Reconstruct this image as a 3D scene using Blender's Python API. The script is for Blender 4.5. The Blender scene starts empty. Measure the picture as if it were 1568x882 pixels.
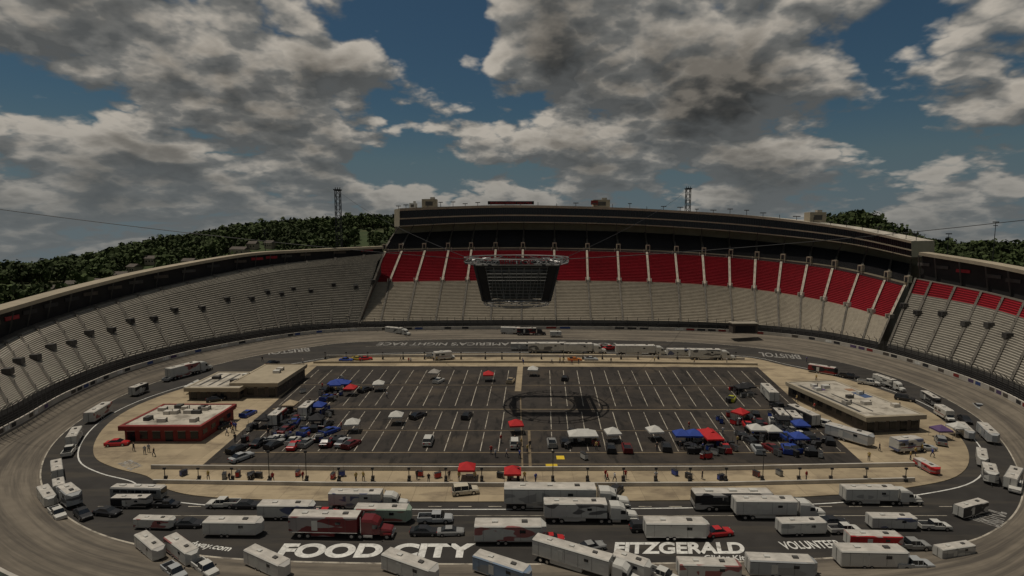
import bpy, math, random
from mathutils import Vector, Matrix, noise
random.seed(7)
sc = bpy.context.scene
sc.view_settings.view_transform='Standard'; sc.view_settings.look='None'; sc.view_settings.exposure=0
# ---------------------------------------------------------------- camera
H=40.0; F=850.0; PITCH=math.atan((441-355)/F)
cam_d=bpy.data.cameras.new("camera"); cam=bpy.data.objects.new("camera",cam_d); sc.collection.objects.link(cam)
cam_d.lens=F/1568*36; cam_d.sensor_width=36; cam_d.clip_end=12000; cam_d.clip_start=0.5
cam.location=(0,0,H); cam.rotation_euler=(math.pi/2-PITCH,0,0); sc.camera=cam
cp,sp=math.cos(PITCH),math.sin(PITCH)
# survey helpers: bearings measured in the photograph -> world positions on real surfaces
def ray(px,py):
    a=px-784; b=441-py
    return Vector((a, F*cp+b*sp, -F*sp+b*cp))
def G(px,py,z=0.0):
    d=ray(px,py); t=(z-H)/d.z
    return Vector((d.x*t,d.y*t,z))
def AT(px,py,R):
    d=ray(px,py); t=R/math.hypot(d.x,d.y)
    return Vector((d.x*t,d.y*t,H+d.z*t))
def rng(v): return math.hypot(v.x,v.y)
def cat(P,s,closed=False):
    n=len(P)
    i=int(math.floor(s)); f=s-i
    def g(k):
        return P[k%n] if closed else P[max(0,min(n-1,k))]
    a,b,c,d=g(i-1),g(i),g(i+1),g(i+2)
    return 0.5*((2*b)+(c-a)*f+(2*a-5*b+4*c-d)*f*f+(3*b-a-3*c+d)*f**3)
# ---------------------------------------------------------------- materials
def nd(nt,t,**k):
    n=nt.nodes.new(t)
    for a,b in k.items(): setattr(n,a,b)
    return n
def mat(name,col,rough=.8,var=.25,scale=1.0,metal=0.0,space='Object',objcol=False,scale2=None,spec=.3):
    m=bpy.data.materials.new(name); m.use_nodes=True; nt=m.node_tree; b=nt.nodes['Principled BSDF']
    b.inputs['Roughness'].default_value=rough; b.inputs['Metallic'].default_value=metal
    b.inputs['Specular IOR Level'].default_value=spec
    L=nt.links
    if space=='World':
        g=nd(nt,'ShaderNodeNewGeometry'); v=g.outputs['Position']
    else:
        g=nd(nt,'ShaderNodeTexCoord'); v=g.outputs[space]
    n1=nd(nt,'ShaderNodeTexNoise'); n1.inputs['Scale'].default_value=scale; n1.inputs['Detail'].default_value=3
    n2=nd(nt,'ShaderNodeTexNoise'); n2.inputs['Scale'].default_value=scale2 or scale*.12; n2.inputs['Detail'].default_value=2
    L.new(v,n1.inputs['Vector']); L.new(v,n2.inputs['Vector'])
    ad=nd(nt,'ShaderNodeMath',operation='ADD'); L.new(n1.outputs[0],ad.inputs[0]); L.new(n2.outputs[0],ad.inputs[1])
    mr=nd(nt,'ShaderNodeMapRange'); mr.inputs['From Min'].default_value=.65; mr.inputs['From Max'].default_value=1.35
    mr.inputs['To Min'].default_value=1-var; mr.inputs['To Max'].default_value=1+var; L.new(ad.outputs[0],mr.inputs['Value'])
    mx=nd(nt,'ShaderNodeMix',data_type='RGBA',blend_type='MULTIPLY'); mx.inputs[0].default_value=1
    if objcol:
        oi=nd(nt,'ShaderNodeObjectInfo'); L.new(oi.outputs['Color'],mx.inputs[6])
    else: mx.inputs[6].default_value=(*col,1)
    L.new(mr.outputs[0],mx.inputs[7]); L.new(mx.outputs[2],b.inputs['Base Color'])
    m['mixnode']=mx.name
    return m
def add_joints(m,sx,sy,dark=.72,mortar=.03,offset=0.0,alt=.86):
    nt=m.node_tree; L=nt.links; b=nt.nodes['Principled BSDF']
    g=nd(nt,'ShaderNodeNewGeometry'); br=nd(nt,'ShaderNodeTexBrick'); br.offset=offset; br.squash=1
    br.inputs['Scale'].default_value=1; br.inputs['Brick Width'].default_value=sx; br.inputs['Row Height'].default_value=sy
    br.inputs['Mortar Size'].default_value=mortar; br.inputs['Color1'].default_value=(1,1,1,1); br.inputs['Color2'].default_value=(alt,alt,alt,1)
    br.inputs['Mortar'].default_value=(dark,dark,dark,1); L.new(g.outputs['Position'],br.inputs['Vector'])
    src=nt.nodes[m['mixnode']]
    mx=nd(nt,'ShaderNodeMix',data_type='RGBA',blend_type='MULTIPLY'); mx.inputs[0].default_value=1
    L.new(src.outputs[2],mx.inputs[6]); L.new(br.outputs[0],mx.inputs[7]); L.new(mx.outputs[2],b.inputs['Base Color'])
    m['mixnode']=mx.name
def add_streaks(m,dark,lo=.45,hi=.62,sc=(.02,.3,.02),space='World',nscale=1.0,amt=.7):
    nt=m.node_tree; L=nt.links; b=nt.nodes['Principled BSDF']
    if space=='World': g=nd(nt,'ShaderNodeNewGeometry'); v=g.outputs['Position']
    else: g=nd(nt,'ShaderNodeTexCoord'); v=g.outputs[space]
    mp=nd(nt,'ShaderNodeMapping'); mp.inputs['Scale'].default_value=sc; L.new(v,mp.inputs[0])
    n=nd(nt,'ShaderNodeTexNoise'); n.inputs['Scale'].default_value=nscale; n.inputs['Detail'].default_value=5; n.inputs['Roughness'].default_value=.65
    L.new(mp.outputs[0],n.inputs['Vector'])
    mr=nd(nt,'ShaderNodeMapRange'); mr.inputs['From Min'].default_value=lo; mr.inputs['From Max'].default_value=hi; mr.inputs['To Max'].default_value=amt
    L.new(n.outputs[0],mr.inputs['Value'])
    src=nt.nodes[m['mixnode']]
    mx=nd(nt,'ShaderNodeMix',data_type='RGBA'); L.new(mr.outputs[0],mx.inputs[0]); L.new(src.outputs[2],mx.inputs[6]); mx.inputs[7].default_value=(*dark,1)
    L.new(mx.outputs[2],b.inputs['Base Color']); m['mixnode']=mx.name
def add_graphics(m):
    nt=m.node_tree; L=nt.links; b=nt.nodes['Principled BSDF']
    oi=nd(nt,'ShaderNodeObjectInfo'); tc=nd(nt,'ShaderNodeTexCoord'); rp=nd(nt,'ShaderNodeValToRGB'); rp.color_ramp.interpolation='CONSTANT'
    L.new(oi.outputs['Random'],rp.inputs[0]); e=rp.color_ramp.elements; e[0].color=(.03,.03,.035,1); e[1].position=.15; e[1].color=(.25,.02,.02,1)
    for p,c in((.28,(.02,.04,.14,1)),(.4,(.25,.25,.24,1)),(.55,(.45,.43,.4,1))): x=e.new(p); x.color=c
    mp=nd(nt,'ShaderNodeMapping'); mp.inputs['Scale'].default_value=(.16,.05,.45); L.new(tc.outputs['Object'],mp.inputs[0])
    sh=nd(nt,'ShaderNodeMath',operation='MULTIPLY'); L.new(oi.outputs['Random'],sh.inputs[0]); sh.inputs[1].default_value=37
    cx=nd(nt,'ShaderNodeCombineXYZ'); L.new(sh.outputs[0],cx.inputs[0]); L.new(sh.outputs[0],cx.inputs[1]); L.new(cx.outputs[0],mp.inputs['Location'])
    n=nd(nt,'ShaderNodeTexNoise'); n.inputs['Scale'].default_value=1.6; n.inputs['Detail'].default_value=1; L.new(mp.outputs[0],n.inputs['Vector'])
    mr=nd(nt,'ShaderNodeMapRange'); mr.inputs['From Min'].default_value=.55; mr.inputs['From Max'].default_value=.57; mr.inputs['To Max'].default_value=.8; L.new(n.outputs[0],mr.inputs['Value'])
    src=nt.nodes[m['mixnode']]; mx=nd(nt,'ShaderNodeMix',data_type='RGBA'); L.new(mr.outputs[0],mx.inputs[0]); L.new(src.outputs[2],mx.inputs[6]); L.new(rp.outputs[0],mx.inputs[7]); L.new(mx.outputs[2],b.inputs['Base Color'])
M={}
M['grass']=mat('grass_field',(.035,.052,.018),.95,.5,.02,space='World',scale2=.006)
add_streaks(M['grass'],(.085,.085,.038),.5,.64,(.012,.02,.02),amt=.6)
M['asphalt']=mat('apron_asphalt',(.034,.031,.028),.85,.3,.35,space='World')
add_streaks(M['asphalt'],(.07,.06,.046),.5,.68,(.03,.3,.1))
M['lot']=mat('lot_asphalt',(.036,.031,.027),.8,.3,.5,space='World',spec=.2)
add_streaks(M['lot'],(.08,.064,.047),.5,.7,(.06,.09,.1),amt=.75)
add_streaks(M['lot'],(.014,.013,.012),.54,.64,(.5,.12,.1),amt=.75)
M['conc']=mat('infield_concrete',(.36,.29,.19),.9,.22,.25,space='World')
add_joints(M['conc'],5,4.5,.7,.06); add_streaks(M['conc'],(.13,.10,.07),.48,.68,(.12,.25,.1),amt=.75)
M['track']=mat('track_concrete',(.17,.145,.112),.85,.18,.6,space='World')
add_streaks(M['track'],(.06,.052,.044),.40,.62,(.35,9,1),space='UV',nscale=1.0,amt=.8)
M['white']=mat('white_paint',(.62,.61,.57),.6,.25,2,space='World')
add_streaks(M['white'],(.2,.19,.17),.52,.7,(1.5,1.5,1),amt=.7)
M['faded']=mat('faded_paint',(.3,.29,.27),.6,.25,2,space='World'); add_streaks(M['faded'],(.08,.07,.06),.46,.6,(1.5,1.5,1),amt=.8)
M['linew']=mat('worn_line_paint',(.42,.38,.31),.7,.3,1,space='World'); add_streaks(M['linew'],(.1,.085,.07),.47,.62,(.5,.5,1),amt=.85)
M['tan']=mat('tan_line_paint',(.17,.13,.08),.7,.3,1,space='World')
M['yellow']=mat('yellow_paint',(.6,.42,.03),.6,.2,1,space='World')
M['wall']=mat('safety_wall',(.42,.39,.34),.7,.3,.4,space='World')
M['dark']=mat('dark_steel',(.03,.03,.032),.6,.3,1)
M['fence']=mat('fence_steel',(.065,.062,.058),.6,.3,1)
M['truss']=mat('galvanised_truss',(.3,.3,.3),.45,.2,1,metal=.6)
M['lou']=mat('louvre_steel',(.16,.16,.155),.6,.2,1)
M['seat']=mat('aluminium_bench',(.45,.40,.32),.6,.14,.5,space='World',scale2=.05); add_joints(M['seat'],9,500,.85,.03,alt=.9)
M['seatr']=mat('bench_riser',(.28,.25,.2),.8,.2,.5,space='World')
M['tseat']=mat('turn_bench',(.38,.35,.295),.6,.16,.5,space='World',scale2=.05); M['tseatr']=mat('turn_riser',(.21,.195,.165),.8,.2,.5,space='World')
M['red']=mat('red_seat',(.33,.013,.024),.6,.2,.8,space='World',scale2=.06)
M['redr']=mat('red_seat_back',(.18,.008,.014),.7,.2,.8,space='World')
M['useat_shade']=mat('upper_seat_shaded',(.018,.017,.018),.8,.3,.8,space='World')  # seat colour darkened to hold the shade under the suite overhang
M['aisle']=mat('aisle_steps',(.1,.09,.075),.85,.3,1,space='World')
M['aislel']=mat('aisle_steps_light',(.33,.29,.235),.85,.2,1,space='World')
M['beige']=mat('beige_fascia',(.33,.285,.21),.8,.2,.3,space='World')
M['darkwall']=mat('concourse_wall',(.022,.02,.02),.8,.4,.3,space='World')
M['glass']=mat('dark_glass',(.01,.011,.014),.25,.2,.3,space='World',spec=.4)
M['vglass']=mat('vehicle_glass',(.015,.018,.022),.12,.2,1,spec=.6)
M['paint']=mat('vehicle_paint',(1,1,1),.35,.07,1,objcol=True,spec=.5)
M['livery']=mat('trailer_side',(1,1,1),.45,.12,.6,objcol=True,spec=.3); add_graphics(M['livery'])
M['roofw']=mat('trailer_roof',(.5,.47,.42),.6,.3,.5,spec=.3); add_streaks(M['roofw'],(.25,.23,.2),.5,.7,(.4,1.5,1),space='Object',amt=.7)
M['tire']=mat('tire_rubber',(.02,.02,.02),.9,.2,3)
M['chrome']=mat('bright_metal',(.5,.5,.5),.3,.1,2,metal=.8)
M['cloth']=mat('canopy_fabric',(1,1,1),.8,.12,1.2,objcol=True)
M['light']=mat('white_panel',(.5,.49,.45),.5,.15,1)
M['lamp']=mat('tail_lamp',(.4,.02,.02),.4,.1,1)
M['skin']=mat('skin',(.45,.27,.19),.6,.1,5); M['shirt']=mat('shirt',(1,1,1),.9,.2,5,objcol=True)
M['pants']=mat('trousers',(.05,.05,.07),.9,.2,5); M['hair']=mat('hair',(.04,.025,.015),.8,.2,5)
M['roofm']=mat('membrane_roof',(.46,.42,.35),.8,.25,.6,space='World'); add_streaks(M['roofm'],(.17,.15,.12),.47,.62,(.3,.3,.3),amt=.8)
M['roofd']=mat('tan_metal_roof',(.33,.28,.2),.7,.2,.5,space='World')
M['redwall']=mat('red_fascia',(.2,.028,.024),.6,.2,1); M['bwall']=mat('building_wall',(.09,.075,.062),.8,.3,1)
M['purple']=mat('purple_awning',(.09,.06,.13),.7,.3,1); M['blue']=mat('blue_mural',(.05,.08,.16),.6,.3,1); M['orange']=mat('orange_mural',(.3,.17,.1),.6,.3,1)
M['leaf']=mat('foliage',(.042,.06,.017),.9,.55,.09,space='World',scale2=.02)
M['trunk']=mat('bark',(.06,.045,.03),.9,.3,1,space='World')
M['screen']=mat('led_screen',(.045,.048,.048),.5,.3,.8); M['redlet']=mat('red_letter',(.3,.02,.03),.5,.1,1)
M['banner']=mat('blue_banner',(.04,.07,.2),.6,.3,1)
# ---------------------------------------------------------------- mesh builder
class MB:
    def __init__(s): s.v=[];s.f=[];s.m=[];s.mats=[]
    def mi(s,k):
        if k not in s.mats: s.mats.append(k)
        return s.mats.index(k)
    def add(s,vs,fs,k):
        o=len(s.v); s.v+= [tuple(v) for v in vs]; i=s.mi(k)
        for f in fs: s.f.append([o+a for a in f]); s.m.append(i)
    def quad(s,a,b,c,d,k): s.add([a,b,c,d],[(0,1,2,3)],k)
    def box(s,c,sz,k,rot=0,ktop=None):
        x,y,z=sz[0]/2,sz[1]/2,sz[2]/2
        vs=[]
        for dz in(-z,z):
            for dx,dy in((-x,-y),(x,-y),(x,y),(-x,y)):
                vs.append((c[0]+dx*math.cos(rot)-dy*math.sin(rot),c[1]+dx*math.sin(rot)+dy*math.cos(rot),c[2]+dz))
        s.add(vs,[(0,3,2,1),(0,1,5,4),(1,2,6,5),(2,3,7,6),(3,0,4,7)],k)
        s.add(vs[4:],[(0,1,2,3)],ktop or k)
    def tube(s,p,q,r,k,n=5,r2=None):
        p=Vector(p);q=Vector(q);d=(q-p)
        if d.length<1e-6:return
        d.normalize(); u=d.cross(Vector((0,0,1)))
        if u.length<.01:u=Vector((1,0,0))
        u.normalize(); w=d.cross(u); r2=r if r2 is None else r2
        vs=[p+(u*math.cos(a)+w*math.sin(a))*r for a in[2*math.pi*i/n for i in range(n)]]+[q+(u*math.cos(a)+w*math.sin(a))*r2 for a in[2*math.pi*i/n for i in range(n)]]
        s.add(vs,[(i,(i+1)%n,n+(i+1)%n,n+i) for i in range(n)]+[tuple(range(n))[::-1],tuple(range(n,2*n))],k)
    def loft(s,secs,k,caps=True,ks=None):
        n=len(secs[0]); o=len(s.v)
        for r in secs: s.v+=[tuple(v) for v in r]
        for j in range(len(secs)-1):
            for i in range(n):
                a=o+j*n+i;b=o+j*n+(i+1)%n
                s.f.append([a,b,b+n,a+n]); kk=ks(j,i) if ks else k; s.m.append(s.mi(kk))
        if caps:
            s.f.append([o+i for i in range(n)][::-1]); s.m.append(s.mi(ks(-1,0) if ks else k))
            s.f.append([o+(len(secs)-1)*n+i for i in range(n)]); s.m.append(s.mi(ks(-2,0) if ks else k))
    def wheel(s,x,y,r,w,k='tire'):
        s.tube((x,y-w/2,r),(x,y+w/2,r),r,k,12); sg=1 if y>0 else -1
        s.tube((x,y+sg*w*.5,r),(x,y+sg*(w*.5+.015),r),r*.55,'chrome',8)
    def mesh(s,name):
        me=bpy.data.meshes.new(name); me.from_pydata(s.v,[],s.f)
        for k in s.mats: me.materials.append(M[k])
        me.polygons.foreach_set('material_index',s.m); me.update(); return me
    def obj(s,name,parent=None,me=None):
        o=bpy.data.objects.new(name,me or s.mesh(name)); sc.collection.objects.link(o)
        if parent:o.parent=parent
        return o
def empty(name):
    e=bpy.data.objects.new(name,None); sc.collection.objects.link(e); return e
# ---------------------------------------------------------------- terrain
RIDGE=[(-400,440),(-100,425),(0,422),(60,416),(120,407),(200,388),(300,371),(370,356),(450,351),(520,347),(560,343),(620,344),(800,352),(1250,352),(1278,342),(1305,337),(1335,343),(1370,360),(1420,380),(1480,386),(1568,386),(1950,400)]
def lerp(T,x):
    if x<=T[0][0]:return T[0][1]
    for a,b in zip(T,T[1:]):
        if x<=b[0]: return a[1]+(b[1]-a[1])*(x-a[0])/(b[0]-a[0])
    return T[-1][1]
RID=720.0
def ridge(px):
    return AT(px,lerp(RIDGE,px),RID).z
def terr(az,R):
    if abs(az)<1.1:
        h=ridge(784+F*math.tan(az))
    else: h=0
    k=max(0,1-max(0,abs(az)-1.0)/.1); h*=k
    if R<340: z=0
    elif R<RID:
        t=(R-340)/(RID-340); z=h*(t*t*(3-2*t))
        z+=noise.noise(Vector((math.sin(az)*R*.012,math.cos(az)*R*.012,3)))*6*math.sin(math.pi*t)
    else:
        t=(R-RID); z=h-t*.14-t*t*.00002
    return z
mb=MB(); NA=360; RS=[1,40,100,200,300,340,380,420,460,500,540,580,620,660,700,720,740,800,950,1300,2000,3500]
for R in RS:
    for i in range(NA):
        az=-math.pi+2*math.pi*i/NA
        mb.v.append((math.sin(az)*R,math.cos(az)*R,terr(az,R)))
for j in range(len(RS)-1):
    for i in range(NA):
        a=j*NA+i;b=j*NA+(i+1)%NA; mb.f.append([a,b,b+NA,a+NA]); mb.m.append(mb.mi('grass'))
g=mb.obj('ground')
for p in g.data.polygons:p.use_smooth=True
HOUSES=[(182,520,11),(205,540,9),(232,560,8),(290,520,9),(368,540,15),(388,560,9),(415,560,8),(150,500,8),(1455,480,10),(75,480,9),(110,500,8)]
def tree_mass(name,pts):
    mb=MB(); mb.mi('leaf'); mb.mi('trunk')
    for (x,y,z,h) in pts:
        r=h*random.uniform(.34,.5)
        mb.tube((x,y,z-1),(x,y,z+h*.5),.35,'trunk',4,.15)
        for lobe in range(5):
            lx=x+random.uniform(-.6,.6)*r; ly=y+random.uniform(-.6,.6)*r; lz=z+h*random.uniform(.3,.85); lr=r*random.uniform(.4,.65)
            for k in range(8):
                d=Vector((random.gauss(0,1),random.gauss(0,1),random.gauss(0,1))).normalized()
                c=Vector((lx,ly,lz))+d*lr*random.uniform(.5,1.1)
                u=d.orthogonal().normalized(); w=d.cross(u); s_=random.uniform(.5,1.1)*h*.11
                d2=d*random.uniform(-.5,.5)*s_
                mb.add([c-u*s_-w*s_,c+u*s_-w*s_*.6+d2,c+u*s_*.7+w*s_,c-u*s_+w*s_*.8-d2],[(0,1,2,3)],'leaf')
    return mb.obj(name)
pts=[]
for _ in range(8600):
    px=random.choice([random.uniform(-60,640),random.uniform(-60,640),random.uniform(-60,640),random.uniform(1230,1640)])
    az=math.atan((px-784)/F); R=random.uniform(370,770)
    if random.random()<.35: R=random.uniform(640,760)
    x=math.sin(az)*R;y=math.cos(az)*R
    if R<620 and noise.noise(Vector((x*.012,y*.012,9)))<-.06: continue
    if any(abs(px-hx)<14 and R<hr+8 for hx,hr,_w in HOUSES): continue
    h=random.uniform(5,13) if random.random()<.8 else random.uniform(10,16)
    if R>690: h=min(h,random.uniform(7,13))
    pts.append((x,y,terr(az,R)-.5,h))
tree_mass('distant_trees',pts)
# ---------------------------------------------------------------- track ring
RI=[(784,864),(400,858),(230,838),(130,808),(75,765),(62,720),(85,675),(135,635),(200,600),(280,572),(380,547),(470,532),(540,524),(660,520),(784,519),(960,521),(1100,527),(1210,540),(1310,560),(1400,588),(1480,628),(1530,670),(1560,720),(1565,765),(1530,808),(1440,838),(1200,858)]
RO=[(784,975,1.5),(330,965,1.5),(110,925,2),(-20,870,3),(-90,790,3),(-85,735,3),(-40,690,3),(40,645,3),(110,605,3),(200,568,3),(305,540,2.7),(420,519,2.2),(520,508,1.8),(660,505,1.5),(784,504,1.5),(960,505,1.5),(1110,509,1.5),(1230,519,2),(1340,541,2.7),(1445,572,3),(1540,610,3),(1620,660,3),(1680,720,3),(1690,790,3),(1610,870,3),(1500,925,2),(1250,965,1.5)]
PI=[G(a,b,.03) for a,b in RI]; PO=[G(a,b,c) for a,b,c in RO]; NS=len(PI); SUB=10
CEN=Vector((0,125,0))
def outn(s):
    t=cat(PO,s+.02,True)-cat(PO,s-.02,True); n=Vector((t.y,-t.x,0)).normalized(); p=cat(PO,s,True)
    if n.dot(Vector((p.x,p.y,0))-CEN)<0:n=-n
    return n
inner=[cat(PI,i/SUB,True) for i in range(NS*SUB)]; outer=[cat(PO,i/SUB,True) for i in range(NS*SUB)]
mb=MB(); N=len(inner); W=6
for i in range(N):
    for k in range(W+1):
        t=k/W; p=inner[i].lerp(outer[i],t); p.z=.03+(outer[i].z-.03)*t**1.15; mb.v.append(tuple(p))
for i in range(N):
    for k in range(W):
        a=i*(W+1)+k;b=((i+1)%N)*(W+1)+k; mb.f.append([a,b,b+1,a+1]); mb.m.append(mb.mi('track'))
me=mb.mesh('race_track'); uvl=me.uv_layers.new(name='UVMap')
cum=[0]
for i in range(N): cum.append(cum[-1]+(inner[(i+1)%N]-inner[i]).length)
for p in me.polygons:
    i=p.index//W;k=p.index%W
    for li,(ii,kk) in zip(p.loop_indices,[(i,k),(i+1,k),(i+1,k+1),(i,k+1)]): uvl.data[li].uv=(cum[ii]*.1,kk/W)
    p.use_smooth=True
mb.obj('race_track',me=me)
mb=MB(); mb.v=[(0,125,.02)]+[(p.x,p.y,.025) for p in inner]
for i in range(N): mb.f.append([0,1+i,1+(i+1)%N]); mb.m.append(mb.mi('asphalt'))
mb.obj('apron_pavement')
def strip(mb,pts,w,z,k,closed=False):
    n=len(pts)
    L=[];R_=[]
    for i in range(n):
        a=pts[(i-1)%n] if closed or i>0 else pts[i]; b=pts[(i+1)%n] if closed or i<n-1 else pts[i]
        t=(b-a); nn=Vector((t.y,-t.x,0)).normalized()*w/2
        L.append(Vector((pts[i].x,pts[i].y,z))+nn); R_.append(Vector((pts[i].x,pts[i].y,z))-nn)
    for i in range(n if closed else n-1):
        j=(i+1)%n; mb.quad(L[i],L[j],R_[j],R_[i],k)
mk=MB()
strip(mk,inner,.3,.045,'linew',True)
IC=[(470,556),(380,573),(300,590),(225,615),(175,642),(148,672),(145,700),(175,717),(225,730),(250,748),(320,762),(500,768),(784,769),(1100,766),(1290,758),(1400,746),(1465,730),(1484,703),(1470,670),(1430,635),(1370,605),(1290,580),(1200,560),(1130,547),(960,543),(784,542),(620,543),(530,547)]
ic=[G(a,b) for a,b in IC]; icf=[cat(ic,i/5,True) for i in range(len(ic)*5)]
mb=MB(); n=len(icf)
mb.v=[(0,120,.14)]+[(p.x,p.y,.14) for p in icf]+[(p.x,p.y,0) for p in icf]
for i in range(n):
    mb.f.append([0,1+i,1+(i+1)%n]); mb.m.append(mb.mi('conc')); mb.f.append([1+i,1+n+i,1+n+(i+1)%n,1+(i+1)%n]); mb.m.append(0)
mb.obj('infield_pavement')
off=[]
for i,p in enumerate(icf):
    t=icf[(i+1)%n]-icf[i-1]; nn=Vector((t.y,-t.x,0)).normalized()
    if nn.dot(p-Vector((0,120,0)))<0: nn=-nn
    off.append(p+nn*2.2)
strip(mk,off,.22,.05,'white',True)
# lot
FL,FR,BL,BR=G(305,718),G(1330,718),G(485,561),G(1160,563)
mb=MB()
def lotp(s,t,z=.16):
    p=FL.lerp(FR,s).lerp(BL.lerp(BR,s),t); p.z=z; return p
mb.quad(lotp(0,0),lotp(1,0),lotp(1,1),lotp(0,1),'lot'); mb.obj('parking_lot')
def ty(py):
    y=G(784,py).y; y0=FL.y; y1=BL.y; return (y-y0)/(y1-y0)
for (ya,yb,nb) in [(692,662,34),(658,631,34),(622,592,32),(588,567,32)]:
    t0,t1=ty(ya),ty(yb)
    for i in range(nb+1):
        s=.015+.97*i/nb
        if abs(s-.485)<.02: continue
        strip(mk,[lotp(s,t0),lotp(s,t1)],.16,.175,'linew')
for py,k,w in [(712,'tan',.3),(694,'tan',.35),(627,'tan',.5),(590,'tan',.25),(660,'tan',.2)]:
    strip(mk,[lotp(0.01,ty(py)),lotp(.99,ty(py))],w,.17,k)
strip(mk,[G(797,560),G(793,600)],1.6,.171,'conc'); strip(mk,[G(812,717),G(810,660)],.5,.171,'tan'); strip(mk,[G(800,717),G(797,610)],.3,.172,'tan')
for (x,y,w,h) in [(845,716,2.0,1.1),(858,702,1.4,.8)]:
    p=G(x,y); mk.quad((p.x-w/2,p.y-h,.18),(p.x+w/2,p.y-h,.18),(p.x+w/2,p.y+h,.18),(p.x-w/2,p.y+h,.18),'yellow')
for x in range(150,1440,46): strip(mk,[G(x,776),G(x+20,776)],.16,.05,'linew')
strip(mk,[G(230,790),G(1450,790)],.12,.048,'linew')
strip(mk,[G(560,531),G(1130,534)],.15,.05,'linew')
mk.obj('pavement_markings')
# lettering
def letter(txt,x0,x1,y0,y1,z=.055,rot=0,k='white',shear=0,name='track_lettering',off=.02):
    cu=bpy.data.curves.new(name,'FONT'); cu.body=txt; cu.offset=off; cu.shear=shear; o=bpy.data.objects.new(name,cu); sc.collection.objects.link(o)
    bpy.context.view_layer.update(); dg=bpy.context.evaluated_depsgraph_get(); me=bpy.data.meshes.new_from_object(o.evaluated_get(dg)); bpy.data.objects.remove(o)
    xs=[v.co.x for v in me.vertices]; ys=[v.co.y for v in me.vertices]; a,b,c,d=min(xs),max(xs),min(ys),max(ys)
    A=G((x0+x1)/2,y1,z);B=G((x0+x1)/2,y0,z); wd=(G(x1,(y0+y1)/2)-G(x0,(y0+y1)/2)).length; ht=B.y-A.y
    for v in me.vertices: v.co=Vector(((v.co.x-(a+b)/2)/(b-a)*wd,(v.co.y-(c+d)/2)/(d-c)*ht,0))
    me.materials.clear(); me.materials.append(M[k])
    o=bpy.data.objects.new(name,me); sc.collection.objects.link(o); o.location=((A.x+B.x)/2,(A.y+B.y)/2,z); o.rotation_euler=(0,0,rot); return o
letter('FOOD CITY',428,727,832,854,off=.05); letter('FITZGERALD',937,1140,830,848,shear=.3,off=.04); letter('Glider Kits',1078,1146,850,858,shear=.3)
letter("AMERICA'S NIGHT RACE",578,780,524.5,529,rot=math.pi,k='faded'); letter('TOOLS',872,950,525,529,rot=math.pi,k='faded'); letter('BRISTOL',408,472,535,541,rot=math.pi+.42,k='faded'); letter('BRISTOL',1165,1222,541,548,rot=math.pi-.35,k='faded')
letter('speedway.com',255,360,830,840,rot=-.22); letter('BRISTOL',1480,1545,780,800,rot=.75,k='faded'); letter('VOLUNTEER',1195,1290,828,840,rot=.05)
letter('BRISTOL',178,222,708,716,rot=-.6,z=.16,k='faded')
# ---------------------------------------------------------------- outer wall & catch fence
mb=MB(); fb=MB()
for i in range(N):
    a=outer[i];b=outer[(i+1)%N]; na=outn(i/SUB);nb2=outn((i+1)/SUB)
    za=Vector((0,0,1.2)); 
    mb.quad(a-Vector((0,0,1)),b-Vector((0,0,1)),b+za,a+za,'wall'); mb.quad(a+za,b+za,b+za+nb2*.4,a+za+na*.4,'wall'); mb.quad(a+za+na*.4,b+za+nb2*.4,b+nb2*.4-Vector((0,0,3)),a+na*.4-Vector((0,0,3)),'wall')
    if i/SUB<4.3 or i/SUB>22.2: continue
    for q in range(2):
        s=(i+q*.5)/SUB; p=cat(PO,s,True)+Vector((0,0,1.2)); nn=outn(s); p=p+nn*.2
        if q==0 or (a-b).length>5:
            fb.tube(p,p+Vector((0,0,3.2)),.09,'fence',4); fb.tube(p+Vector((0,0,3.2)),p+Vector((0,0,4.0))-nn*.9,.08,'fence',4)
    for hz in (.5,1,1.5,2,2.5,3): fb.tube(a+za+na*.2+Vector((0,0,hz)),b+za+nb2*.2+Vector((0,0,hz)),.03,'fence',3)
mb.obj('safety_wall'); fb.obj('catch_fence')
bn=MB(); rb=random.Random(4)
for k in range(150):
    s=5+k*.115
    if rb.random()<.42: continue
    a=cat(PO,s,True);b=cat(PO,s+.085,True); nn=outn(s)*.03
    bn.quad(a-nn+Vector((0,0,.25)),b-nn+Vector((0,0,.25)),b-nn+Vector((0,0,1.05)),a-nn+Vector((0,0,1.05)),rb.choice(['banner','dark','white','redwall','dark','purple','bwall']))
bn.obj('wall_banners')
# ---------------------------------------------------------------- grandstands
def stepped(mb,A,B,n,kt,kr):
    m=len(A)
    for j in range(n):
        t0=j/n;t1=(j+1)/n
        for i in range(m-1):
            a0=A[i].lerp(B[i],t0);a1=A[i].lerp(B[i],t1);b0=A[i+1].lerp(B[i+1],t0);b1=A[i+1].lerp(B[i+1],t1)
            am=Vector((a1.x,a1.y,a0.z));bm=Vector((b1.x,b1.y,b0.z))
            mb.quad(a0,b0,bm,am,kt); mb.quad(am,bm,b1,a1,kr)
def ribbon(mb,A,B,k):
    for i in range(len(A)-1): mb.quad(A[i],A[i+1],B[i+1],B[i],k)
def up(L,z): return [p+Vector((0,0,z)) for p in L]
def outw(L,d): 
    r=[]
    for p in L:
        n=(Vector((p.x,p.y,0))-CEN).normalized(); r.append(p+n*d)
    return r
def atz(L,z): return [Vector((p.x,p.y,z)) for p in L]
def sub(C,n):
    m=(len(C)-1)*n; return [cat(C,i/n) if i<m else C[-1].copy() for i in range(m+1)]
def base_of(s):
    p=cat(PO,s,True)+outn(s)*2.2; p.z+=2.3; return p
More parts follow.
